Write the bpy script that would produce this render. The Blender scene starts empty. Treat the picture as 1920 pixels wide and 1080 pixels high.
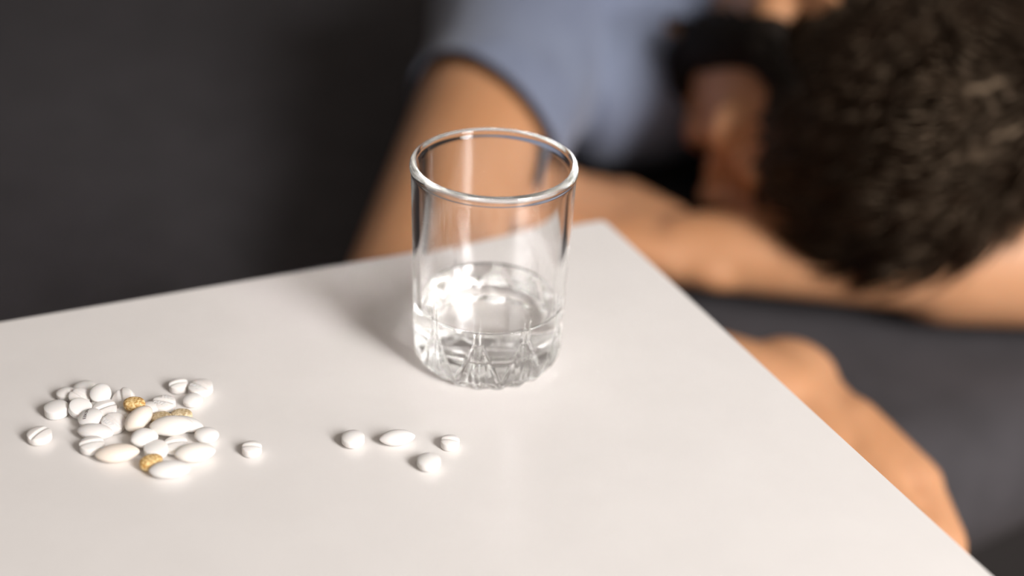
import bpy, bmesh, math, random
from mathutils import Vector, Matrix, noise
R = math.radians
random.seed(7)
SC = bpy.context.scene
COL = SC.collection

# ------------------------------------------------------------------ camera, light, exposure
TABLE_Z = 0.55
cam_d = bpy.data.cameras.new('camera')
cam = bpy.data.objects.new('camera', cam_d)
COL.objects.link(cam)
PITCH, ROLL, FPX = R(29.94), R(2.7), 2800.0
fw = Vector((0, math.cos(PITCH), -math.sin(PITCH)))
up0 = Vector((0, math.sin(PITCH), math.cos(PITCH)))
x0 = Vector((1, 0, 0))
cx = math.cos(ROLL) * x0 + math.sin(ROLL) * up0
cy = -math.sin(ROLL) * x0 + math.cos(ROLL) * up0
m = Matrix((cx, cy, -fw)).transposed().to_4x4()
m.translation = Vector((0, 0, TABLE_Z + 0.3367))
cam.matrix_world = m
cam_d.sensor_width = 36.0
cam_d.lens = FPX / 1920 * 36.0
cam_d.clip_start = 0.02
cam_d.dof.use_dof = True
cam_d.dof.focus_distance = 0.572
cam_d.dof.aperture_fstop = 2.5
SC.camera = cam

SC.view_settings.view_transform = 'Standard'
SC.view_settings.look = 'None'
SC.view_settings.exposure = 0.0
SC.view_settings.gamma = 1.0
SC.view_settings.use_curve_mapping = False
SC.cycles.use_denoising = True
SC.cycles.max_bounces = 48
SC.cycles.transmission_bounces = 48
SC.cycles.glossy_bounces = 40
SC.cycles.diffuse_bounces = 5
SC.cycles.blur_glossy = 0.05
SC.cycles.sample_clamp_indirect = 0

w = bpy.data.worlds.new('world')
SC.world = w
w.use_nodes = True
w.node_tree.nodes['Background'].inputs[0].default_value = (0.9, 0.82, 0.74, 1)
w.node_tree.nodes['Background'].inputs[1].default_value = 0.0

def area(name, loc, target, sx, sy, power, col):
    d = bpy.data.lights.new(name, 'AREA')
    d.shape = 'RECTANGLE'; d.size = sx; d.size_y = sy; d.energy = power; d.color = col
    o = bpy.data.objects.new(name, d); COL.objects.link(o)
    o.location = loc
    o.rotation_euler = (Vector(target) - Vector(loc)).to_track_quat('-Z', 'Y').to_euler()
    return o
key = area('window_daylight', (1.27, -0.70, 1.50), (0.38, 0.74, 0.45), 0.62, 0.90, 31, (1.0, 0.965, 0.945))
key.data.spread = R(110)
area('overhead_fill_light', (0.4, -0.9, 2.40), (0.4, -0.9, 0), 1.6, 1.6, 12, (1.0, 0.91, 0.82))  # unseen fill added under the ceiling to lighten the shadows

# ------------------------------------------------------------------ helpers
def obj(name, me, mat=None, parent=None, **props):
    o = bpy.data.objects.new(name, me)
    COL.objects.link(o)
    if mat is not None and len(me.materials) == 0:
        me.materials.append(mat)
    if parent is not None:
        o.parent = parent
    for k, v in props.items():
        o[k] = v
    return o

def thing(name, loc, label, cat, rot=(0, 0, 0), group=None):
    o = bpy.data.objects.new(name, None)
    o.empty_display_size = 0.02
    COL.objects.link(o)
    o.location = loc
    o.rotation_euler = rot
    o['label'] = label
    o['category'] = cat
    if group:
        o['group'] = group
    return o

def mesh_from(bm, name, smooth=True):
    me = bpy.data.meshes.new(name)
    bmesh.ops.recalc_face_normals(bm, faces=bm.faces)
    bm.to_mesh(me)
    bm.free()
    if smooth:
        me.polygons.foreach_set('use_smooth', [True] * len(me.polygons))
    return me

def evaluate(me, mods, name):
    """apply a list of (type, settings) modifiers to a mesh and give back the result"""
    t = bpy.data.objects.new('tmp', me)
    COL.objects.link(t)
    for ty, st in mods:
        md = t.modifiers.new(ty, ty)
        for k, v in st.items():
            setattr(md, k, v)
    dg = bpy.context.evaluated_depsgraph_get()
    dg.update()
    r = bpy.data.meshes.new_from_object(t.evaluated_get(dg))
    r.name = name
    bpy.data.objects.remove(t)
    bpy.data.meshes.remove(me)
    r.polygons.foreach_set('use_smooth', [True] * len(r.polygons))
    return r

def offset_mesh(me, fn):
    n = len(me.vertices)
    co = [0.0] * (3 * n); no = [0.0] * (3 * n)
    me.vertices.foreach_get('co', co)
    me.vertex_normals.foreach_get('vector', no)
    for i in range(n):
        d = fn(Vector(co[3 * i:3 * i + 3]))
        for k in range(3):
            co[3 * i + k] += no[3 * i + k] * d
    me.vertices.foreach_set('co', co)
    me.update()

def box(bm, lo, hi, bevel=0.0, seg=3):
    r = bmesh.ops.create_cube(bm, size=1.0)
    vs = r['verts']
    for v in vs:
        v.co = Vector([lo[i] + (v.co[i] + 0.5) * (hi[i] - lo[i]) for i in range(3)])
    if bevel > 0:
        es = set(e for v in vs for e in v.link_edges)
        bmesh.ops.bevel(bm, geom=list(es), offset=bevel, segments=seg, profile=0.5, affect='EDGES')

def prism(bm, pts, z0, z1):
    a = [bm.verts.new((p[0], p[1], z0)) for p in pts]
    b = [bm.verts.new((p[0], p[1], z1)) for p in pts]
    n = len(pts)
    bm.faces.new(a[::-1]); bm.faces.new(b)
    for i in range(n):
        bm.faces.new((a[i], a[(i + 1) % n], b[(i + 1) % n], b[i]))

def capsule(bm, p0, p1, r0, r1, seg=20, rings=6, flat=1.0, axis=None):
    """tapered capsule; flat squashes it along axis"""
    p0, p1 = Vector(p0), Vector(p1)
    d = (p1 - p0)
    L = d.length
    d = d.normalized() if L > 1e-9 else Vector((0, 0, 1))
    if axis is not None:
        v = Vector(axis); v = (v - d * v.dot(d)).normalized()
    else:
        v = d.orthogonal().normalized()
    u = d.cross(v).normalized()
    prof = []
    for i in range(rings + 1):
        a = -math.pi / 2 + math.pi / 2 * i / rings
        prof.append((r0 * math.sin(a), r0 * math.cos(a)))
    for i in range(rings + 1):
        a = math.pi / 2 * i / rings
        prof.append((L + r1 * math.sin(a), r1 * math.cos(a)))
    prev = None
    for i, (t, r) in enumerate(prof):
        if i == 0 or i == len(prof) - 1:
            ring = [bm.verts.new(p0 + d * t)]
        else:
            ring = [bm.verts.new(p0 + d * t + u * (r * math.cos(k * math.tau / seg)) + v * (r * flat * math.sin(k * math.tau / seg))) for k in range(seg)]
        if prev is not None:
            if len(prev) == 1:
                for k in range(seg): bm.faces.new((prev[0], ring[(k + 1) % seg], ring[k]))
            elif len(ring) == 1:
                for k in range(seg): bm.faces.new((prev[k], prev[(k + 1) % seg], ring[0]))
            else:
                for k in range(seg): bm.faces.new((prev[k], prev[(k + 1) % seg], ring[(k + 1) % seg], ring[k]))
        prev = ring

def ellipsoid(bm, c, axes, radii, seg=28, rings=16):
    c = Vector(c)
    r = bmesh.ops.create_uvsphere(bm, u_segments=seg, v_segments=rings, radius=1.0)
    for v in r['verts']:
        q = v.co.copy()
        v.co = c + axes[0] * (q.x * radii[0]) + axes[1] * (q.y * radii[1]) + axes[2] * (q.z * radii[2])

XYZ = (Vector((1, 0, 0)), Vector((0, 1, 0)), Vector((0, 0, 1)))

# ------------------------------------------------------------------ materials
def mat(name, col, rough=0.5, **kw):
    mt = bpy.data.materials.new(name)
    mt.use_nodes = True
    b = mt.node_tree.nodes['Principled BSDF']
    b.inputs['Base Color'].default_value = (*col, 1)
    b.inputs['Roughness'].default_value = rough
    for k, v in kw.items():
        b.inputs[k].default_value = v
    return mt

def noise_col(mt, c0, c1, scale, detail=4, lo=0.35, hi=0.65, bump=0.0, bump_scale=None, dist=0.001):
    nt = mt.node_tree
    b = nt.nodes['Principled BSDF']
    tc = nt.nodes.new('ShaderNodeTexCoord')
    n = nt.nodes.new('ShaderNodeTexNoise')
    n.inputs['Scale'].default_value = scale
    n.inputs['Detail'].default_value = detail
    nt.links.new(tc.outputs['Object'], n.inputs['Vector'])
    rp = nt.nodes.new('ShaderNodeValToRGB')
    rp.color_ramp.elements[0].position = lo; rp.color_ramp.elements[0].color = (*c0, 1)
    rp.color_ramp.elements[1].position = hi; rp.color_ramp.elements[1].color = (*c1, 1)
    nt.links.new(n.outputs['Fac'], rp.inputs['Fac'])
    nt.links.new(rp.outputs['Color'], b.inputs['Base Color'])
    if bump:
        n2 = nt.nodes.new('ShaderNodeTexNoise')
        n2.inputs['Scale'].default_value = bump_scale or scale
        n2.inputs['Detail'].default_value = 3
        nt.links.new(tc.outputs['Object'], n2.inputs['Vector'])
        bp = nt.nodes.new('ShaderNodeBump')
        bp.inputs['Strength'].default_value = bump
        bp.inputs['Distance'].default_value = dist
        nt.links.new(n2.outputs['Fac'], bp.inputs['Height'])
        nt.links.new(bp.outputs['Normal'], b.inputs['Normal'])
    return mt

M_TABLE = noise_col(mat('white_laminate', (0.8, 0.77, 0.74), 0.28), (0.80, 0.775, 0.755), (0.82, 0.795, 0.775), 40, bump=0.06, bump_scale=900, dist=0.0002)
M_METAL = mat('white_painted_steel', (0.75, 0.74, 0.72), 0.35)
M_GLASS = mat('clear_glass', (1, 1, 1), 0.0, **{'Transmission Weight': 1.0, 'IOR': 1.5})
nt_ = M_GLASS.node_tree                             # the faint green of a long way through glass
va_ = nt_.nodes.new('ShaderNodeVolumeAbsorption')
va_.inputs['Color'].default_value = (0.72, 0.95, 0.80, 1); va_.inputs['Density'].default_value = 1.2
nt_.links.new(va_.outputs['Volume'], nt_.nodes['Material Output'].inputs['Volume'])
M_WATER = mat('water', (1, 1, 1), 0.0, **{'Transmission Weight': 1.0, 'IOR': 1.333})
def pillmat(name, c, rough=0.42, sss=0.25):
    mt = mat(name, c, rough, **{'Subsurface Weight': sss, 'Subsurface Scale': 0.0015})
    mt.node_tree.nodes['Principled BSDF'].inputs['Subsurface Radius'].default_value = (1.0, 0.7, 0.5)
    return mt
M_PILL = pillmat('white_coated_pill', (0.86, 0.84, 0.82))
M_CHALK = noise_col(pillmat('white_chalky_pill', (0.88, 0.86, 0.84), 0.7), (0.83, 0.80, 0.775), (0.87, 0.845, 0.82), 900, bump=0.15, bump_scale=2500, dist=0.0002)
M_CREAM = pillmat('cream_coated_pill', (0.88, 0.79, 0.70))
M_PALE = pillmat('pale_cream_coated_pill', (0.90, 0.86, 0.81))
M_TAN = noise_col(mat('tan_herbal_pill', (0.6, 0.4, 0.15), 0.55), (0.50, 0.25, 0.05), (0.95, 0.72, 0.36), 900, detail=3, lo=0.36, hi=0.62, bump=0.6, bump_scale=1100, dist=0.0005)
M_TANPALE = noise_col(mat('pale_tan_herbal_pill', (0.6, 0.45, 0.25), 0.55), (0.52, 0.38, 0.20), (0.82, 0.69, 0.48), 800, detail=3, lo=0.36, hi=0.64, bump=0.6, bump_scale=1000, dist=0.0005)
M_INK = mat('dark_ink', (0.035, 0.02, 0.02), 0.6)
M_SKIN = noise_col(mat('skin', (0.60, 0.34, 0.21), 0.45, **{'Subsurface Weight': 0.15, 'Subsurface Scale': 0.01}), (0.50, 0.245, 0.118), (0.58, 0.30, 0.16), 14, bump=0.1, bump_scale=300, dist=0.001)
M_LIP = mat('lips', (0.42, 0.16, 0.13), 0.4)
M_NAIL = mat('fingernail', (0.70, 0.45, 0.36), 0.3)
M_HAIR = noise_col(mat('dark_brown_hair', (0.012, 0.008, 0.006), 0.42, **{'Specular IOR Level': 0.55, 'Specular Tint': (1.0, 0.72, 0.48, 1)}), (0.004, 0.0025, 0.002), (0.012, 0.007, 0.0045), 60)
M_BEARD = mat('dark_beard_hair', (0.010, 0.007, 0.005), 0.7, **{'Specular IOR Level': 0.15})
M_SHIRT = noise_col(mat('blue_grey_cotton', (0.2, 0.24, 0.34), 0.9, **{'Sheen Weight': 0.2}), (0.145, 0.17, 0.245), (0.17, 0.20, 0.28), 25, bump=0.3, bump_scale=1500, dist=0.0004)
M_TROUSER = noise_col(mat('dark_trousers', (0.03, 0.03, 0.04), 0.9), (0.025, 0.026, 0.035), (0.035, 0.036, 0.047), 40)
M_SOFA = noise_col(mat('charcoal_upholstery', (0.05, 0.046, 0.05), 0.92, **{}), (0.038, 0.035, 0.039), (0.048, 0.044, 0.049), 35, bump=0.4, bump_scale=1200, dist=0.0006)
M_SOFA_D = mat('dark_sofa_base', (0.012, 0.010, 0.010), 0.9)
M_FLOOR = noise_col(mat('brown_floor', (0.16, 0.09, 0.05), 0.4), (0.13, 0.07, 0.04), (0.22, 0.13, 0.08), 6)
M_WALL = noise_col(mat('warm_wall_paint', (0.55, 0.49, 0.43), 0.9), (0.60, 0.56, 0.52), (0.64, 0.60, 0.56), 3)
M_WALL_D = noise_col(mat('grey_wall_paint', (0.5, 0.46, 0.42), 0.9), (0.60, 0.57, 0.54), (0.64, 0.61, 0.58), 3)
M_CEIL = mat('white_ceiling_paint', (0.78, 0.76, 0.74), 0.95)
M_FRAME = mat('white_window_frame', (0.8, 0.8, 0.8), 0.4)

# ------------------------------------------------------------------ the room
X0, X1, Y0, Y1, ZC = -2.3, 1.42, -2.5, 3.0, 2.45
def struct(name, lo, hi, mt):
    bm = bmesh.new(); box(bm, lo, hi)
    return obj(name, mesh_from(bm, name, False), mt, kind='structure')
struct('floor', (X0 - .1, Y0 - .1, -0.06), (X1 + .1, Y1 + .1, 0.0), M_FLOOR)
struct('ceiling', (X0 - .1, Y0 - .1, ZC), (X1 + .1, Y1 + .1, ZC + 0.06), M_CEIL)
struct('wall_back', (X0 - .1, Y1, 0), (X1 + .1, Y1 + 0.1, ZC), M_WALL_D)
struct('wall_front', (X0 - .1, Y0 - 0.1, 0), (X1 + .1, Y0, ZC), M_WALL)
struct('wall_left', (X0 - 0.1, Y0, 0), (X0, Y1, ZC), M_WALL_D)
struct('wall_right', (X1, Y0, 0), (X1 + 0.1, Y1, ZC), M_WALL)
wf = bmesh.new()
WX, WY0, WY1, WZ0, WZ1 = X1, -1.12, -0.28, 0.98, 2.02
for lo, hi in (((WX - .04, WY0, WZ0), (WX, WY0 + .06, WZ1)), ((WX - .04, WY1 - .06, WZ0), (WX, WY1, WZ1)),
               ((WX - .04, WY0, WZ0), (WX, WY1, WZ0 + .06)), ((WX - .04, WY0, WZ1 - .06), (WX, WY1, WZ1))):
    box(wf, lo, hi)
obj('window_1', mesh_from(wf, 'window_1', False), M_FRAME, kind='structure')
bb = bmesh.new(); box(bb, (X0, Y1 - 0.015, 0), (X1, Y1, 0.09))
obj('baseboard_back', mesh_from(bb, 'baseboard_back', False), M_FRAME, kind='structure')

# ------------------------------------------------------------------ side table
CORNER = Vector((0.044, 0.657)); D1 = Vector((-0.9067, -0.4217)); D2 = Vector((0.4455, -0.8953))
ta = thing('side_table', (-0.094, 0.262, 0), 'white laminate table top corner under the water glass and the pills', 'table')
def tl(p): return (p[0] + 0.094, p[1] - 0.262)
c4 = [CORNER, CORNER + D1 * 0.62, CORNER + D1 * 0.62 + D2 * 0.6, CORNER + D2 * 0.6]
bm = bmesh.new()
pts = []
rc = 0.004
for i in range(4):
    p, a, b = c4[i], c4[i - 1], c4[(i + 1) % 4]
    da, db = (a - p).normalized(), (b - p).normalized()
    ctr = p + (da + db) * rc
    for k in range(6):
        t = k / 5
        q = p + da * rc * (1 - t) ** 2 + db * rc * t ** 2
        pts.append(tl(q))
prism(bm, pts[::-1], TABLE_Z - 0.028, TABLE_Z)
bmesh.ops.recalc_face_normals(bm, faces=bm.faces)
es = [e for e in bm.edges if abs(e.verts[0].co.z - e.verts[1].co.z) < 1e-6]
bmesh.ops.bevel(bm, geom=es, offset=0.0012, segments=3, profile=0.5, affect='EDGES')
obj('table_top', mesh_from(bm, 'table_top', False), M_TABLE, ta)
bm = bmesh.new(); capsule(bm, (0, 0, 0.03), (0, 0, TABLE_Z - 0.04), 0.03, 0.03, seg=32, rings=2)
obj('pedestal', mesh_from(bm, 'pedestal'), M_METAL, ta)
bm = bmesh.new()
bmesh.ops.create_cone(bm, cap_ends=True, segments=64, radius1=0.17, radius2=0.16, depth=0.02, matrix=Matrix.Translation((0, 0, 0.01)))
obj('foot_plate', mesh_from(bm, 'foot_plate', False), M_METAL, ta)
bm = bmesh.new()
bmesh.ops.create_cone(bm, cap_ends=True, segments=48, radius1=0.06, radius2=0.1, depth=0.02, matrix=Matrix.Translation((0, 0, TABLE_Z - 0.038)))
obj('mounting_plate', mesh_from(bm, 'mounting_plate', False), M_METAL, ta)

# ------------------------------------------------------------------ sofa
SA = R(33)                       # heading of the sofa's near edge
sof = thing('sofa', (0.285, 0.678, 0), 'charcoal grey upholstered sofa the man lies on, behind the table', 'sofa', (0, 0, SA))
SEAT = 0.42
# local frame: x along the near edge, y away from the camera
def soft_box(lo, hi, bev, seg, amp, freq, seed, cuts=14):
    bm = bmesh.new(); box(bm, lo, hi, bev, seg)
    me = mesh_from(bm, 'soft')
    me = evaluate(me, [('REMESH', dict(mode='VOXEL', voxel_size=0.016)), ('SMOOTH', dict(factor=0.5, iterations=4))], 'soft')
    off = Vector((seed, seed * 1.7, 0))
    offset_mesh(me, lambda c: amp * noise.fractal(c * freq + off, 0.9, 2.0, 3))
    return me
obj('seat_cushion', soft_box((-1.05, 0.0, 0.318), (0.75, 1.9, SEAT - 0.004), 0.038, 5, 0.002, 7, 3.1), M_SOFA, sof)
obj('back_cushion', soft_box((-1.30, 0.02, 0.40), (-1.06, 1.9, 0.86), 0.07, 5, 0.006, 5, 8.3), M_SOFA, sof)
bm = bmesh.new(); box(bm, (-1.34, 0.13, 0.06), (0.75, 1.88, 0.318), 0.012, 2)
obj('sofa_base', mesh_from(bm, 'sofa_base', False), M_SOFA_D, sof)
for px_, py_ in ((-1.26, 0.16), (0.65, 0.16), (-1.26, 1.78), (0.65, 1.78)):
    bm = bmesh.new()
    bmesh.ops.create_cone(bm, cap_ends=True, segments=20, radius1=0.018, radius2=0.026, depth=0.06, matrix=Matrix.Translation((px_, py_, 0.03)))
    obj('leg', mesh_from(bm, 'leg', False), M_SOFA_D, sof)

# ------------------------------------------------------------------ the man
person = thing('person', (0.18, 1.15, SEAT), 'man in a blue-grey t-shirt lying face down with his dark-haired head on crossed bare arms', 'person')
PB = Vector((0.18, 1.15, SEAT))
def L(p): return Vector(p) - PB
# head frame
HC = Vector((0.216, 0.842, 0.531))
K = Vector((0.44, -0.86, -0.26)).normalized()                       # towards the crown
Fv = Vector((-0.50, -0.30, -0.80)); Fv = (Fv - K * Fv.dot(K)).normalized()   # face direction
Rt = Fv.cross(K).normalized()                                         # his right
def hp(f, r, k): return HC + Fv * f + Rt * r + K * k
HAX = (Fv, Rt, K)

SHR, SHL = Vector((0.006, 1.01, 0.53)), Vector((0.355, 1.03, 0.53))
ELR, ELL = Vector((-0.058, 0.690, 0.465)), Vector((0.345, 0.790, 0.470))
WRR, WRL = Vector((0.141, 0.657, 0.451)), Vector((0.105, 0.812, 0.452))
bm = bmesh.new()
P = lambda *a: L(Vector(a))
# trunk
ellipsoid(bm, P(0.18, 1.15, 0.538), XYZ, (0.175, 0.19, 0.108))
ellipsoid(bm, P(0.185, 1.40, 0.525), XYZ, (0.155, 0.22, 0.095))
ellipsoid(bm, P(0.19, 1.62, 0.53), XYZ, (0.165, 0.15, 0.105))
capsule(bm, L(SHR), P(0.13, 1.05, 0.545), 0.058, 0.07)
capsule(bm, L(SHL), P(0.24, 1.05, 0.545), 0.058, 0.07)
# legs
for s in (-1, 1):
    hx = 0.19 + s * 0.085
    capsule(bm, P(hx, 1.66, 0.515), P(hx + s * 0.03, 2.08, 0.475), 0.085, 0.055)
    capsule(bm, P(hx + s * 0.03, 2.08, 0.475), P(hx + s * 0.03, 2.46, 0.462), 0.055, 0.038)
    capsule(bm, P(hx + s * 0.03, 2.44, 0.462), P(hx + s * 0.03, 2.60, 0.452), 0.036, 0.026)
# neck
capsule(bm, P(0.18, 1.06, 0.55), L(hp(-0.035, 0, -0.075)), 0.066, 0.056)
capsule(bm, P(0.17, 1.03, 0.53), L(hp(0.0, 0, -0.085)), 0.058, 0.050)
# arms
capsule(bm, L(SHR), L(SHR.lerp(ELR, 0.45)), 0.054, 0.048)
capsule(bm, L(SHR.lerp(ELR, 0.42)), L(ELR), 0.048, 0.040)
capsule(bm, L(ELR), L(ELR.lerp(WRR, 0.35)), 0.041, 0.043)
capsule(bm, L(ELR.lerp(WRR, 0.3)), L(WRR), 0.043, 0.029, flat=0.8, axis=(0, 0, 1))
capsule(bm, L(SHL), L(SHL.lerp(ELL, 0.45)), 0.056, 0.052)
capsule(bm, L(SHL.lerp(ELL, 0.42)), L(ELL), 0.052, 0.042)
capsule(bm, L(ELL), L(ELL.lerp(WRL, 0.35)), 0.042, 0.042)
capsule(bm, L(ELL.lerp(WRL, 0.3)), L(WRL), 0.042, 0.027, flat=0.82, axis=(0, 0, 1))
# head
ellipsoid(bm, L(hp(-0.012, 0, 0.012)), HAX, (0.096, 0.075, 0.086))        # skull
ellipsoid(bm, L(hp(0.020, 0, -0.045)), HAX, (0.072, 0.062, 0.085))        # face block
ellipsoid(bm, L(hp(0.055, 0, -0.105)), HAX, (0.030, 0.032, 0.026))        # chin
for s in (-1, 1):
    capsule(bm, L(hp(-0.005, s * 0.056, -0.065)), L(hp(0.05, s * 0.028, -0.105)), 0.020, 0.018)   # jaw
    capsule(bm, L(hp(0.083, s * 0.010, 0.008)), L(hp(0.066, s * 0.048, 0.004)), 0.012, 0.011)     # brow
    ellipsoid(bm, L(hp(0.060, s * 0.040, -0.040)), HAX, (0.022, 0.022, 0.016))                     # cheek
    ellipsoid(bm, L(hp(0.068, s * 0.031, -0.017)), HAX, (0.015, 0.016, 0.012))                     # closed eyelid
    ef, er = (Fv - Rt * s * 0.3).normalized(), (Rt * s + Fv * 0.3).normalized()                     # ear: shell, rim and lobe
    ec = hp(-0.022, s * 0.066, -0.030)
    ellipsoid(bm, L(ec), (ef, er, K), (0.012, 0.006, 0.022))
    er_pts = [ec + ef * (0.014 * math.cos(a)) + K * (0.025 * math.sin(a)) + er * 0.003 for a in [R(20 + 28 * i) for i in range(9)]]
    for a_, b_ in zip(er_pts, er_pts[1:]):
        capsule(bm, L(a_), L(b_), 0.0042, 0.0042, seg=10, rings=3)
    ellipsoid(bm, L(ec - K * 0.026 + ef * 0.003), (ef, er, K), (0.008, 0.005, 0.008))
    ellipsoid(bm, L(hp(0.090, s * 0.012, -0.050)), HAX, (0.012, 0.010, 0.009))                     # nostril wing
capsule(bm, L(hp(0.082, 0, -0.002)), L(hp(0.106, 0, -0.045)), 0.009, 0.012)                       # nose
capsule(bm, L(hp(0.086, -0.018, -0.076)), L(hp(0.086, 0.018, -0.076)), 0.009, 0.009)              # lips
capsule(bm, L(hp(0.083, -0.015, -0.087)), L(hp(0.083, 0.015, -0.087)), 0.009, 0.009)

# hands: palm, four fingers, thumb as separate chains in the same surface
def hand(wr, d, side, n, curls, hsize=1.0, spread=0.09):
    """wr wrist, d pointing direction of the palm, side = towards the thumb, n = back of the hand"""
    d = d.normalized(); side = (side - d * side.dot(d)).normalized(); n = d.cross(side)
    if n.z < 0: n = -n
    tips = []
    h = hsize
    for off in (-0.026, -0.009, 0.009, 0.026):
        capsule(bm, L(wr + side * off * 0.6), L(wr + d * 0.088 * h + side * off), 0.0135, 0.0115, seg=12, rings=4)
    capsule(bm, L(wr - d * 0.02), L(wr + d * 0.03 * h), 0.027, 0.024, flat=0.62, axis=n)
    lens = (0.062, 0.075, 0.080, 0.072)
    for i, off in enumerate((-0.029, -0.010, 0.010, 0.029)):
        p = wr + d * 0.090 * h + side * off
        fd = (d + side * (off / 0.029) * spread).normalized()
        ang = 0.0
        for j, (fr, rr) in enumerate(((0.48, 0.0098), (0.30, 0.0088), (0.22, 0.0078))):
            ang += curls[j] + 0.06 * i
            q = p + (fd * math.cos(ang) - n * math.sin(ang)) * (lens[i] * fr * h * 1.15)
            capsule(bm, L(p), L(q), rr, rr * 0.92, seg=12, rings=4)
            if j == 0:
                ellipsoid(bm, L(p + n * 0.003), XYZ, (0.0115, 0.0115, 0.0115), 12, 8)
            p = q
        tips.append((p, (fd * math.cos(ang) - n * math.sin(ang)), fd * math.sin(ang) + n * math.cos(ang)))
    p = wr + d * 0.016 * h + side * 0.022 - n * 0.002
    for q, ra, rb in ((wr + d * 0.056 * h + side * 0.046 - n * 0.004, 0.0175, 0.0140), (wr + d * 0.090 * h + side * 0.050 - n * 0.010, 0.0125, 0.0115), (wr + d * 0.114 * h + side * 0.043 - n * 0.018, 0.0110, 0.0085)):
        capsule(bm, L(p), L(q), ra, rb, seg=12, rings=4)
        p = q
    return tips
tipsR = hand(WRR + Vector((0.012, -0.008, 0)), Vector((0.014, -0.085, -0.016)), Vector((0.98, 0.16, 0)), Vector((0, 0, 1)), (0.75, 0.55, 0.35))
tipsL = hand(WRL, Vector((-0.085, 0.035, 0.008)), Vector((0.35, 0.9, 0)), Vector((0, 0, 1)), (0.14, 0.16, 0.10))
body_me = evaluate(mesh_from(bm, 'body'), [('REMESH', dict(mode='VOXEL', voxel_size=0.0034)), ('SMOOTH', dict(factor=0.5, iterations=5))], 'body')
obj('body', body_me, M_SKIN, person)
for t, (p, d, n) in enumerate(tipsR + tipsL):
    bm = bmesh.new()
    s = d.cross(n).normalized()
    ellipsoid(bm, L(p + n * 0.0062 + d * 0.001), (d, s, n), (0.0062, 0.0050, 0.0016), 12, 8)
    obj('fingernail', mesh_from(bm, 'fingernail'), M_NAIL, person)
bm = bmesh.new()
capsule(bm, L(hp(0.0925, -0.017, -0.0775)), L(hp(0.0925, 0.017, -0.0775)), 0.0042, 0.0042, flat=0.8)
capsule(bm, L(hp(0.0905, -0.014, -0.0865)), L(hp(0.0905, 0.014, -0.0865)), 0.0048, 0.0048, flat=0.8)
obj('lips', mesh_from(bm, 'lips'), M_LIP, person)

# hair: scalp cap and tufts; beard and eyebrows the same way
def tuft(bm, p, n, flow, ln, wd):
    side = n.cross(flow).normalized()
    prev = None
    for i in range(4):
        t = i / 3
        c = p + n * (ln * 0.55 * t * (1 - 0.45 * t)) + flow * (ln * (0.25 * t + 0.6 * t * t))
        w_ = wd * (1 - 0.85 * t)
        ring = [bm.verts.new(c + side * w_), bm.verts.new(c - side * w_), bm.verts.new(c + n * w_ * 0.6)]
        if prev:
            for k in range(3):
                bm.faces.new((prev[k], prev[(k + 1) % 3], ring[(k + 1) % 3], ring[k]))
        prev = ring
    bm.faces.new(prev)
SK_C = (-0.012, 0.0, 0.012); SK_R = (0.096, 0.075, 0.086)
def scalp(f, r, k, grow=1.0):
    return hp(SK_C[0] + f * SK_R[0] * grow, SK_C[1] + r * SK_R[1] * grow, SK_C[2] + k * SK_R[2] * grow)
def is_hair(f, r, k):
    if f > 0.10 and abs(r) > 0.55: return k - 0.75 * f > -0.60
    if f < -0.1: return k > -0.78
    if abs(r) > 0.6 and f < 0.1: return k > -0.62
    return k - 0.55 * f > -0.16
rnd = random.Random(5)
bm = bmesh.new()
res = bmesh.ops.create_uvsphere(bm, u_segments=96, v_segments=64, radius=1.0)
kill = [v for v in bm.verts if not is_hair(v.co.x, v.co.y, v.co.z)]
bmesh.ops.delete(bm, geom=kill, context='VERTS')
for v in bm.verts:
    q = v.co.copy()
    v.co = L(scalp(q.x, q.y, q.z, 1.10 + 0.03 * noise.noise(q * 5)))
hair = obj('hair', mesh_from(bm, 'hair'), M_HAIR, person, label='short dark brown hair')
bm = bmesh.new()
cnt = 0
while cnt < 3600:
    q = Vector((rnd.gauss(0, 1), rnd.gauss(0, 1), rnd.gauss(0, 1))).normalized()
    if not is_hair(q.x, q.y, q.z): continue
    cnt += 1
    p = L(scalp(q.x, q.y, q.z, 1.07))
    n = (Fv * q.x / SK_R[0] + Rt * q.y / SK_R[1] + K * q.z / SK_R[2]).normalized()
    fl = Fv * (0.9 - 0.2 * q.z) + Rt * (0.5 * q.y + 0.35) - K * 0.25
    fl += Vector((noise.noise(q * 3), noise.noise(q * 3 + Vector((5, 0, 0))), noise.noise(q * 3 + Vector((0, 9, 0))))) * 0.9
    fl = (fl - n * fl.dot(n)).normalized()
    top = max(0.0, q.z)
    tuft(bm, p, n, fl, (0.014 + 0.020 * top) * rnd.uniform(0.7, 1.2), rnd.uniform(0.0016, 0.003))
obj('hair_tuft', mesh_from(bm, 'hair_tuft'), M_HAIR, hair, kind='stuff')
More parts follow.
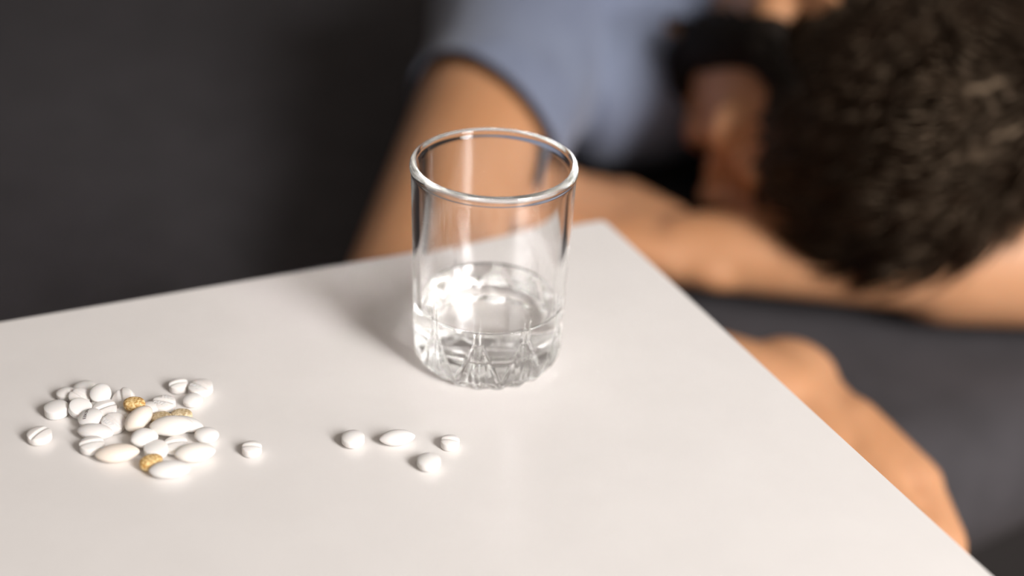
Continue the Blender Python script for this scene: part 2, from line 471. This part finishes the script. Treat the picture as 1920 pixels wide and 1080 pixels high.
# beard
bm = bmesh.new()
for s in (-1, 1):                                     # mass of the beard and the sideburn
    capsule(bm, L(hp(0.012, s * 0.066, 0.005)), L(hp(0.012, s * 0.064, -0.050)), 0.014, 0.017, flat=0.7, axis=Rt)
    capsule(bm, L(hp(0.010, s * 0.064, -0.050)), L(hp(0.038, s * 0.046, -0.098)), 0.017, 0.020)
    capsule(bm, L(hp(0.035, s * 0.045, -0.100)), L(hp(0.070, s * 0.012, -0.122)), 0.018, 0.021)
for _ in range(1800):
    s = rnd.choice((-1, 1)); t = rnd.random()
    path = [hp(0.012, s * 0.066, 0.005), hp(0.010, s * 0.064, -0.050), hp(0.035, s * 0.045, -0.100), hp(0.070, s * 0.010, -0.122)]
    i = min(2, int(t * 3)); base = path[i].lerp(path[i + 1], t * 3 - i)
    n = (Rt * s * (1 - t) + Fv * (0.2 + 0.5 * t) - K * (0.4 * t) + Vector((rnd.gauss(0, .5), rnd.gauss(0, .5), rnd.gauss(0, .5)))).normalized()
    fl = -K + n * 0.2 + Fv * 0.2
    fl = (fl - n * fl.dot(n)).normalized()
    tuft(bm, L(base + n * (0.011 + 0.008 * t)), n, fl, rnd.uniform(0.010, 0.018), rnd.uniform(0.0012, 0.002))
for _ in range(200):
    c = hp(0.092, rnd.uniform(-0.024, 0.024), -0.066 + rnd.uniform(-0.003, 0.003))
    tuft(bm, L(c - Fv * 0.003), Fv, -K, rnd.uniform(0.005, 0.009), 0.0012)
obj('beard', mesh_from(bm, 'beard'), M_BEARD, person, label='short dark beard along the jaw')
for s in (-1, 1):
    bm = bmesh.new()
    for _ in range(90):
        t = rnd.random()
        c = hp(0.0945, s * 0.012, 0.010).lerp(hp(0.074, s * 0.050, 0.012), t) + K * rnd.uniform(-0.003, 0.003)
        tuft(bm, L(c - Fv * 0.002), Fv, (Rt * s + K * 0.3).normalized(), rnd.uniform(0.006, 0.010), 0.0011)
    obj('eyebrow', mesh_from(bm, 'eyebrow'), M_HAIR, person)

# t-shirt
def cloth(parts, name, cuts, voxel, amp, freq, seed, mt):
    bm = bmesh.new()
    parts(bm)
    me = evaluate(mesh_from(bm, name), [('REMESH', dict(mode='VOXEL', voxel_size=voxel)), ('SMOOTH', dict(factor=0.5, iterations=6))], name)
    off = Vector((seed, 0, 0))
    def fold(c):
        n1 = noise.noise(Vector((c.x * freq * 1.5 + c.y * freq * 0.5, c.y * freq * 0.55 - c.x * freq * 0.3, c.z * freq)) + off)
        n2 = noise.noise(Vector((c.x * freq * 3, c.y * freq * 1.2, c.z * freq * 2)) + off * 2)
        return amp * (1 - 2.2 * abs(n1)) + amp * 0.35 * n2
    offset_mesh(me, fold)
    bm = bmesh.new(); bm.from_mesh(me)
    for co, no, rad in cuts:
        near = [f for f in bm.faces if (f.calc_center_median() - co).length < rad]
        gm = set(near)
        for f in near:
            gm.update(f.edges); gm.update(f.verts)
        bmesh.ops.bisect_plane(bm, geom=list(gm), plane_co=co, plane_no=no)
        kill = [f for f in bm.faces if (f.calc_center_median() - co).dot(no) > 0 and (f.calc_center_median() - co).length < rad]
        bmesh.ops.delete(bm, geom=kill, context='FACES')
    me2 = mesh_from(bm, name)
    me2 = evaluate(me2, [('SOLIDIFY', dict(thickness=0.0025, offset=-1.0))], name)
    return obj(name, me2, mt, person)
slR = SHR.lerp(ELR, 0.455); slL = SHL.lerp(ELL, 0.50)
def shirt_parts(bm):
    ellipsoid(bm, P(0.18, 1.15, 0.538), XYZ, (0.188, 0.20, 0.117))
    ellipsoid(bm, P(0.185, 1.40, 0.527), XYZ, (0.170, 0.235, 0.104))
    ellipsoid(bm, P(0.19, 1.60, 0.536), XYZ, (0.176, 0.12, 0.112))
    capsule(bm, L(SHR), P(0.11, 1.05, 0.55), 0.068, 0.076)
    capsule(bm, L(SHL), P(0.25, 1.05, 0.55), 0.068, 0.076)
    capsule(bm, L(SHR), L(SHR.lerp(ELR, 0.68)), 0.061, 0.056)
    ellipsoid(bm, P(0.075, 0.985, 0.495), XYZ, (0.075, 0.075, 0.060))
    ellipsoid(bm, P(0.285, 0.995, 0.495), XYZ, (0.07, 0.075, 0.060))
    capsule(bm, L(SHL), L(slL), 0.068, 0.064)
dR = (ELR - SHR).normalized()
xr = (Vector((1, 0, 0)) - dR * dR.x).normalized()
cutR = (dR - xr * 0.50 - Vector((0, 0, 0.12))).normalized(); dL = (ELL - SHL).normalized(); dN = (HC - Vector((0.18, 1.06, 0.55))).normalized()
cloth(shirt_parts, 't_shirt', [(L(slR), cutR, 0.17), (L(slL), dL, 0.10), (P(0.176, 0.968, 0.56), dN, 0.085), (P(0.19, 1.66, 0.53), Vector((0, 1, 0)), 0.4)], 0.005, 0.0055, 9, 2.2, M_SHIRT)
def trouser_parts(bm):
    ellipsoid(bm, P(0.19, 1.64, 0.53), XYZ, (0.172, 0.14, 0.108))
    for s in (-1, 1):
        hx = 0.19 + s * 0.085
        capsule(bm, P(hx, 1.66, 0.515), P(hx + s * 0.03, 2.08, 0.482), 0.092, 0.064)
        capsule(bm, P(hx + s * 0.03, 2.08, 0.482), P(hx + s * 0.03, 2.44, 0.474), 0.064, 0.052)
cloth(trouser_parts, 'trousers', [(P(0.19, 2.42, 0.47), Vector((0, 1, 0)), 0.4)], 0.008, 0.003, 7, 6.1, M_TROUSER)

# ------------------------------------------------------------------ the glass of water
GLASS = Vector((-0.0092, 0.5282, TABLE_Z + 0.00005))
gl = thing('water_glass', GLASS, 'clear tumbler with a faceted base and a little water, on the table corner', 'glass')
GH = 0.0892; NU = 10
def r_out(z):
    if z < 0.0060:
        t = z / 0.0060
        return 0.0276 + 0.0029 * math.sin(t * math.pi / 2)
    base = 0.0305 + (z - 0.0035) / (0.083 - 0.0035) * 0.0019
    if z > 0.0848:
        t = min(1.0, (z - 0.0848) / 0.0012)
        base += 0.0005 * t * t * (3 - 2 * t)
    return base
PH = R(-90 + 1 - 6.7)
def seg_dist(px, py, ax, ay, bx, by):
    dx, dy = bx - ax, by - ay
    t = max(0.0, min(1.0, ((px - ax) * dx + (py - ay) * dy) / (dx * dx + dy * dy)))
    return math.hypot(px - ax - t * dx, py - ay - t * dy)
def groove(theta, z):
    if z > 0.040: return 0.0
    ph = (theta - PH) / (math.tau / NU)
    u = ph - round(ph)
    sw = math.tau * 0.0304 / NU
    s = abs(u) * sw
    hw = sw / 2
    zp, zt, s0 = 0.0225, 0.0036, 0.0012
    d = 0.0
    vee = lambda q, wd, dp: dp * max(0.0, 1 - q / wd)
    d = max(d, vee(seg_dist(s, z, s0, zp, hw, zt), 0.0010, 0.0011))             # chevron
    d = max(d, vee(seg_dist(s, z, s0, zp, 0.0048, 0.0), 0.0007, 0.0005) if z < zp - 0.004 else 0.0)   # inner ray of the fan
    f = min(1.0, max(0.0, (0.037 - z) / 0.016))
    d = max(d, vee(abs(s - s0), 0.0007, 0.0009 * f) if z > 0.004 else 0.0)         # pair of upright cuts
    zz = zp - max(0.0, s - s0) * (zp - zt) / (hw - s0)
    if z < zz: d += 0.00035 * min(1.0, (zz - z) / 0.002)                           # the fan lies a little deeper
    if z < 0.005:                                                                  # scalloped foot
        d += 0.0011 * (0.5 - 0.5 * math.cos(u * math.tau * 2)) * (1 - z / 0.005)
    return min(d, 0.0016)
zs = [0.0, 0.0004, 0.001, 0.0018]
z = 0.0026
while z < 0.040:
    zs.append(z); z += 0.0004
z = 0.043
while z < 0.080:
    zs.append(z); z += 0.004
zs += [0.0815, 0.083, 0.0845, 0.0850, 0.0854, 0.0858, 0.0864, 0.0870]
NS = 640
bm = bmesh.new()
prof = [(z, r_out(z), True) for z in zs]
for i in range(1, 8):                                 # rounded lip
    a = math.pi * i / 8
    prof.append((0.0874 + 0.0017 * math.sin(a), r_out(0.0865) - 0.00155 + 0.00155 * math.cos(a), False))
r_lip = prof[-1][1]
inner = [(0.0866, r_lip - 0.00003), (0.0850, r_lip - 0.00015), (0.0830, r_lip - 0.00025), (0.07, 0.0293), (0.05, 0.0288), (0.03, 0.0281), (0.018, 0.0276), (0.0150, 0.0272), (0.0128, 0.0262), (0.0115, 0.0243), (0.0108, 0.0210), (0.0105, 0.016), (0.0104, 0.010), (0.0104, 0.004)]
prof += [(a, b, False) for a, b in inner]
prev = None; first = None
for z, r, fac in prof:
    ring = []
    for k in range(NS):
        th = k * math.tau / NS
        rr = r - (groove(th, z) if fac else 0.0)
        ring.append(bm.verts.new((rr * math.cos(th), rr * math.sin(th), z)))
    if prev:
        for k in range(NS):
            bm.faces.new((prev[k], prev[(k + 1) % NS], ring[(k + 1) % NS], ring[k]))
    else:
        first = ring
    prev = ring
bm.faces.new(prev)
# underside: a shallow concave disc
under = first
for f_, zz in ((0.86, 0.0003), (0.7, 0.0012), (0.4, 0.0018), (0.1, 0.002)):
    ring = [bm.verts.new((0.0283 * f_ * math.cos(k * math.tau / NS), 0.0283 * f_ * math.sin(k * math.tau / NS), zz)) for k, v in enumerate(first)]
    for k in range(NS):
        bm.faces.new((under[(k + 1) % NS], under[k], ring[k], ring[(k + 1) % NS]))
    under = ring
bm.faces.new(under[::-1])
obj('tumbler', mesh_from(bm, 'tumbler'), M_GLASS, gl)
# water (a body of its own, touching the inner wall)
WL = 0.0280
bm = bmesh.new()
wprof = [(WL, 0.0), (WL, 0.0264), (WL + 0.0002, 0.0272), (WL + 0.0008, 0.02805)]
e = 0.00012
wprof += [(WL - 0.0008, 0.02802 + e), (0.022, 0.02777 + e), (0.018, 0.0276 + e), (0.0150, 0.0272 + e), (0.0128, 0.0262 + e), (0.0115, 0.0243 + e), (0.0108 - e, 0.0210), (0.0105 - e, 0.016), (0.0104 - e, 0.010), (0.0104 - e, 0.0)]
prev = None
NW = 128
for z, r in wprof:
    ring = [bm.verts.new((0, 0, z))] if r == 0 else [bm.verts.new((r * math.cos(k * math.tau / NW), r * math.sin(k * math.tau / NW), z)) for k in range(NW)]
    if prev:
        if len(prev) == 1:
            for k in range(NW): bm.faces.new((prev[0], ring[k], ring[(k + 1) % NW]))
        elif len(ring) == 1:
            for k in range(NW): bm.faces.new((prev[k], ring[0], prev[(k + 1) % NW]))
        else:
            for k in range(NW): bm.faces.new((prev[k], ring[k], ring[(k + 1) % NW], prev[(k + 1) % NW]))
    prev = ring
obj('water', mesh_from(bm, 'water'), M_WATER, gl, label='shallow clear water')

# ------------------------------------------------------------------ pills
def dome_h(r, D, H):
    a = min(1.0, 2 * r / D)
    return H * (1 - a * a) ** 0.75 if a < 1 else 0.0
def round_me(D, band, dome, score=0.0, swid=0.0009, cham=0.00025, flat=False):
    """disc tablet: side band, domed (or flat, chamfered) faces, optional score line along local x; centred at the origin"""
    bm = bmesh.new()
    NSg, NR = 72, 20
    Rr = D / 2
    def top(x, y, sgn):
        r = math.hypot(x, y)
        if flat:
            h = 0.0 if r > Rr * 0.999 else dome * min(1.0, (Rr - r) / (0.10 * Rr)) if r > Rr * 0.9 else dome + dome * 0.5 * (1 - (r / (0.9 * Rr)) ** 2)
        else:
            h = dome_h(r, D * 1.0, dome)
        h += band / 2
        if score and sgn > 0:
            h -= score * max(0.0, 1 - abs(y) / swid)
        return h
    rings = {}
    for sgn in (1, -1):
        c = bm.verts.new((0, 0, sgn * top(0, 0, sgn)))
        prev = None
        for i in range(1, NR + 1):
            r = Rr * math.sin(math.pi / 2 * i / NR)
            ring = []
            for k in range(NSg):
                a = k * math.tau / NSg
                x, y = r * math.cos(a), r * math.sin(a)
                ring.append(bm.verts.new((x, y, sgn * top(x, y, sgn))))
            for k in range(NSg):
                if prev is None: bm.faces.new((c, ring[k], ring[(k + 1) % NSg]))
                else: bm.faces.new((prev[k], ring[k], ring[(k + 1) % NSg], prev[(k + 1) % NSg]))
            prev = ring
        rings[sgn] = prev
    a, b = rings[1], rings[-1]
    for k in range(NSg):
        bm.faces.new((a[k], b[k], b[(k + 1) % NSg], a[(k + 1) % NSg]))
    return mesh_from(bm, 'tablet')
def oval_me(Lx, Wy, H, pw=2.0, pt=0.0, band=0.0):
    """smooth oval tablet; pt > 0 draws the two ends to a soft point"""
    bm = bmesh.new()
    bmesh.ops.create_uvsphere(bm, u_segments=56, v_segments=36, radius=1.0)
    for v in bm.verts:
        x, y, z = v.co
        s = 1 - pt * abs(x) ** 3
        zz = math.copysign(abs(z) ** (2 / pw), z)
        v.co = (x * Lx / 2, y * s * Wy / 2, zz * (0.35 + 0.65 * s) * H / 2)
    return mesh_from(bm, 'oval')
def herbal_me(Lx, Wy, H, seed):
    bm = bmesh.new()
    bmesh.ops.create_uvsphere(bm, u_segments=72, v_segments=44, radius=1.0)
    for v in bm.verts:
        x, y, z = v.co
        q = Vector((x, y, z))
        m_ = max(abs(z), 1e-6)
        rr = math.hypot(x, y)
        f = (rr ** 3 + abs(z) ** 3) ** (-1 / 3)
        n = 1 + 0.020 * noise.fractal(q * 5 + Vector((seed, 0, 0)), 0.8, 2.0, 3)
        v.co = (x * f * Lx / 2 * n, y * f * Wy / 2 * n, z * f * H / 2 * n)
    return mesh_from(bm, 'herbal')
def text_me(s, size, bold=0.012, extr=0.00006):
    cu = bpy.data.curves.new('txt', 'FONT')
    cu.body = s; cu.size = size; cu.align_x = 'CENTER'; cu.align_y = 'CENTER'
    cu.extrude = extr; cu.resolution_u = 3; cu.offset = size * bold
    t = bpy.data.objects.new('tmp_text', cu)
    COL.objects.link(t)
    dg = bpy.context.evaluated_depsgraph_get()
    me = bpy.data.meshes.new_from_object(t.evaluated_get(dg))
    bpy.data.objects.remove(t)
    return me
def imprint(parent, s, size, D, band, dome, at, ang, mt, name='imprint', lift=0.00004, flat=False, bold=0.012):
    me = text_me(s, size, bold)
    ca, sa = math.cos(ang), math.sin(ang)
    for v in me.vertices:
        x, y = v.co.x * ca - v.co.y * sa + at[0], v.co.x * sa + v.co.y * ca + at[1]
        r = math.hypot(x, y)
        h = (dome * (1 + 0.5 * (1 - (r / (0.45 * D)) ** 2)) if flat else dome_h(r, D, dome)) + band / 2
        v.co = (x, y, h + v.co.z + lift)
    return obj(name, me, mt, parent)
GR = 'pills heaped on the table'
GR2 = 'pills scattered beside the heap'
def pill(name, me, mt, x, y, z, rz, label, tx=0.0, ty=0.0, group=GR, cat='pill'):
    t = thing(name, (x, y, TABLE_Z + z), label, cat, group=group)
    q = Matrix.Rotation(R(ty), 4, 'Y') @ Matrix.Rotation(R(tx), 4, 'X') @ Matrix.Rotation(R(rz), 4, 'Z')
    t.rotation_euler = q.to_euler()
    obj('coating' if name != 'scored_tablet' else 'tablet_body', me, mt, t)
    return t
round9 = lambda: round_me(0.0088, 0.0022, 0.0013)
scored = lambda D=0.0088: round_me(D, 0.0026, 0.0009, score=0.0007, swid=0.0011)
# scored white tablets (local x = score line)
pill('scored_tablet', scored(0.0090), M_CHALK, -0.1742, 0.4531, 0.0023, 62, 'white scored tablet lying alone, farthest left of all the pills', group=GR2)
pill('scored_tablet', scored(0.0086), M_CHALK, -0.1657, 0.4777, 0.0031, -32, 'white scored tablet leaning at the upper left of the heap, below two plain round pills', tx=12, ty=8)
pill('scored_tablet', scored(0.0090), M_CHALK, -0.1487, 0.4772, 0.0040, 100, 'white scored tablet tilted up on edge just left above the golden brown pill', tx=24, ty=-24)
t = pill('scored_tablet', scored(0.0092), M_CHALK, -0.1331, 0.4772, 0.0024, -10, 'white scored tablet embossed GDZ and 200, right of the golden brown pill')
imprint(t, '200', 0.0026, 0.0092, 0.0026, 0.0009, (0.0002, 0.0024), 0, M_CHALK)
imprint(t, 'GDZ', 0.0026, 0.0092, 0.0026, 0.0009, (-0.0008, -0.0022), 0, M_CHALK)
pill('scored_tablet', scored(0.0076), M_CHALK, -0.1302, 0.4908, 0.0020, 28, 'small white scored tablet, left of the trio behind the heap', group=GR2)
t = pill('scored_tablet', scored(0.0096), M_CHALK, -0.1212, 0.4892, 0.0026, -32, 'white scored tablet with faint imprint, topmost right of the trio behind the heap', group=GR2)
imprint(t, 'GDZ', 0.0026, 0.0096, 0.0026, 0.0009, (-0.0006, -0.0023), 0, M_CHALK)
pill('scored_tablet', scored(0.0092), M_CHALK, -0.1541, 0.4706, 0.0030, 36, 'white scored tablet in the heap directly behind the printed pill', tx=8, ty=0)
t = pill('scored_tablet', scored(0.0090), M_CHALK, -0.1486, 0.4619, 0.0032, -36, 'white scored tablet with imprint between the printed pill and the standing cream oval', tx=14, ty=4)
imprint(t, 'GDZ', 0.0026, 0.0090, 0.0026, 0.0009, (-0.0006, -0.0021), 0, M_CHALK)
pill('scored_tablet', scored(0.0090), M_CHALK, -0.1533, 0.4484, 0.0024, 25, 'white scored tablet half hidden behind the long cream oval, lower left of the heap')
pill('scored_tablet', scored(0.0088), M_CHALK, -0.1226, 0.4509, 0.0024, 20, 'white scored tablet almost hidden under the largest oval, right of the heap')
pill('scored_tablet', scored(0.0074), M_CHALK, -0.0943, 0.4514, 0.0020, 2, 'small white scored tablet lying alone just right of the heap', group=GR2)
pill('scored_tablet', scored(0.0072), M_CHALK, -0.0207, 0.4613, 0.0020, -8, 'small white scored tablet, rightmost of the four pills by the glass', group=GR2)
# plain round white pills
pill('round_pill', round_me(0.0074, 0.0016, 0.0012), M_PILL, -0.1724, 0.4816, 0.0021, 0, 'small plain round white pill at the far upper left of the heap')
pill('round_pill', round_me(0.0086, 0.0014, 0.0014), M_PILL, -0.1663, 0.4863, 0.0021, 0, 'plain round white pill farthest back in the heap, in shade')
pill('round_pill', round_me(0.0082, 0.0018, 0.0012), M_PILL, -0.1566, 0.4752, 0.0022, 0, 'plain round white pill lying under the upright dome-shaped pill')
pill('round_pill', round_me(0.0082, 0.0018, 0.0014), M_PILL, -0.1574, 0.4775, 0.0058, 0, 'dome-faced round white pill stacked on another at the back of the heap', tx=26, ty=0)
pill('round_pill', round_me(0.0078, 0.0014, 0.0014), M_PILL, -0.1380, 0.4735, 0.0026, 0, 'plain white pill mostly hidden behind the golden brown pill')
pill('round_pill', round_me(0.0078, 0.0014, 0.0015), M_PILL, -0.1226, 0.4812, 0.0022, 0, 'smooth domed white pill, nearest of the trio behind the heap', group=GR2)
pill('round_pill', round_me(0.0092, 0.0030, 0.0011), M_PILL, -0.1727, 0.4700, 0.0026, 0, 'thick plain round white pill at the left side of the heap')
pill('round_pill', round_me(0.0088, 0.0026, 0.0009), M_PILL, -0.1634, 0.4700, 0.0036, 0, 'plain round white pill tilted to the right, in the left of the heap', tx=10, ty=18)
pill('round_pill', round_me(0.0072, 0.0014, 0.0014), M_PILL, -0.1468, 0.4706, 0.0021, 0, 'small plain white pill in the shade left below the golden brown pill')
t = pill('round_pill', round_me(0.0092, 0.0022, 0.0016), M_PILL, -0.1578, 0.4637, 0.0036, 0, 'white pill printed with a line of dark letters, left of the heap', tx=10, ty=-8)
imprint(t, 'EBKSN', 0.0018, 0.0092, 0.0022, 0.0016, (-0.0011, 0.0002), R(88), M_INK, name='printed_letters', bold=-0.02)
pill('round_pill', round_me(0.0088, 0.0030, 0.0012), M_PILL, -0.1292, 0.4472, 0.0027, 0, 'thick plain round white pill near the front of the heap, behind the tan one')
pill('round_pill', round_me(0.0088, 0.0022, 0.0014), M_PILL, -0.0574, 0.4600, 0.0026, 0, 'plain round white pill, leftmost of the four pills by the glass', group=GR2)
pill('round_pill', round_me(0.0088, 0.0022, 0.0014), M_PILL, -0.0278, 0.4478, 0.0026, 0, 'plain round white pill, nearest of the four pills by the glass', group=GR2)
# ovals
pill('oval_pill', oval_me(0.0165, 0.0090, 0.0066, pt=0.25), M_PALE, -0.1255, 0.4580, 0.0062, 8, 'largest long white oval pill lying on top at the right of the heap', tx=8)
pill('oval_pill', oval_me(0.0150, 0.0072, 0.0054, pt=0.3), M_PILL, -0.1218, 0.4640, 0.0030, -14, 'white oval pill with only its tip showing behind the largest oval')
pill('oval_pill', oval_me(0.0094, 0.0082, 0.0052), M_PILL, -0.1125, 0.4580, 0.0026, 0, 'short white oval pill at the right end of the heap')
pill('oval_pill', oval_me(0.0142, 0.0078, 0.0056, pt=0.25), M_PILL, -0.1541, 0.4564, 0.0029, -6, 'long smooth white oval pill at the left front of the heap, below the printed pill')
pill('oval_pill', oval_me(0.0112, 0.0088, 0.0064, pt=0.35), M_PILL, -0.1345, 0.4522, 0.0042, 40, 'bright white egg-shaped pill in the middle front of the heap', ty=14)
pill('oval_pill', oval_me(0.0150, 0.0082, 0.0058, pt=0.2), M_PILL, -0.1215, 0.4354, 0.0030, 10, 'bright white oval pill nearest the camera, at the bottom of the heap')
pill('oval_pill', oval_me(0.0138, 0.0074, 0.0056, pt=0.3), M_PILL, -0.0408, 0.4618, 0.0029, 13, 'white oval pill among the four pills by the glass', group=GR2)
# cream ovals
pill('oval_pill', oval_me(0.0128, 0.0086, 0.0072, pt=0.15), M_CREAM, -0.1388, 0.4618, 0.0060, 52, 'cream oval pill propped up steeply in the centre of the heap', tx=8, ty=-18)
pill('oval_pill', oval_me(0.0162, 0.0086, 0.0062, pt=0.25), M_CREAM, -0.1426, 0.4436, 0.0031, 13, 'long cream oval pill at the front left of the heap')
pill('oval_pill', oval_me(0.0152, 0.0086, 0.0064, pt=0.2), M_PALE, -0.1144, 0.4460, 0.0033, 14, 'pale cream oval pill at the front right of the heap')
# tan herbal pills
pill('herbal_pill', herbal_me(0.0084, 0.0066, 0.0044, 1.0), M_TAN, -0.1424, 0.4701, 0.0068, 0, 'golden brown speckled herbal pill resting on white pills at the back of the heap')
pill('herbal_pill', herbal_me(0.0084, 0.0070, 0.0044, 4.0), M_TANPALE, -0.1318, 0.4670, 0.0026, 20, 'pale tan speckled herbal pill behind the largest oval, left of its pair')
pill('herbal_pill', herbal_me(0.0084, 0.0066, 0.0044, 7.0), M_TANPALE, -0.1246, 0.4700, 0.0024, 5, 'pale tan speckled herbal pill behind the largest oval, right of its pair')
pill('herbal_pill', herbal_me(0.0088, 0.0066, 0.0046, 9.0), M_TAN, -0.1292, 0.4396, 0.0026, 38, 'brown speckled herbal pill at the bottom front of the heap')
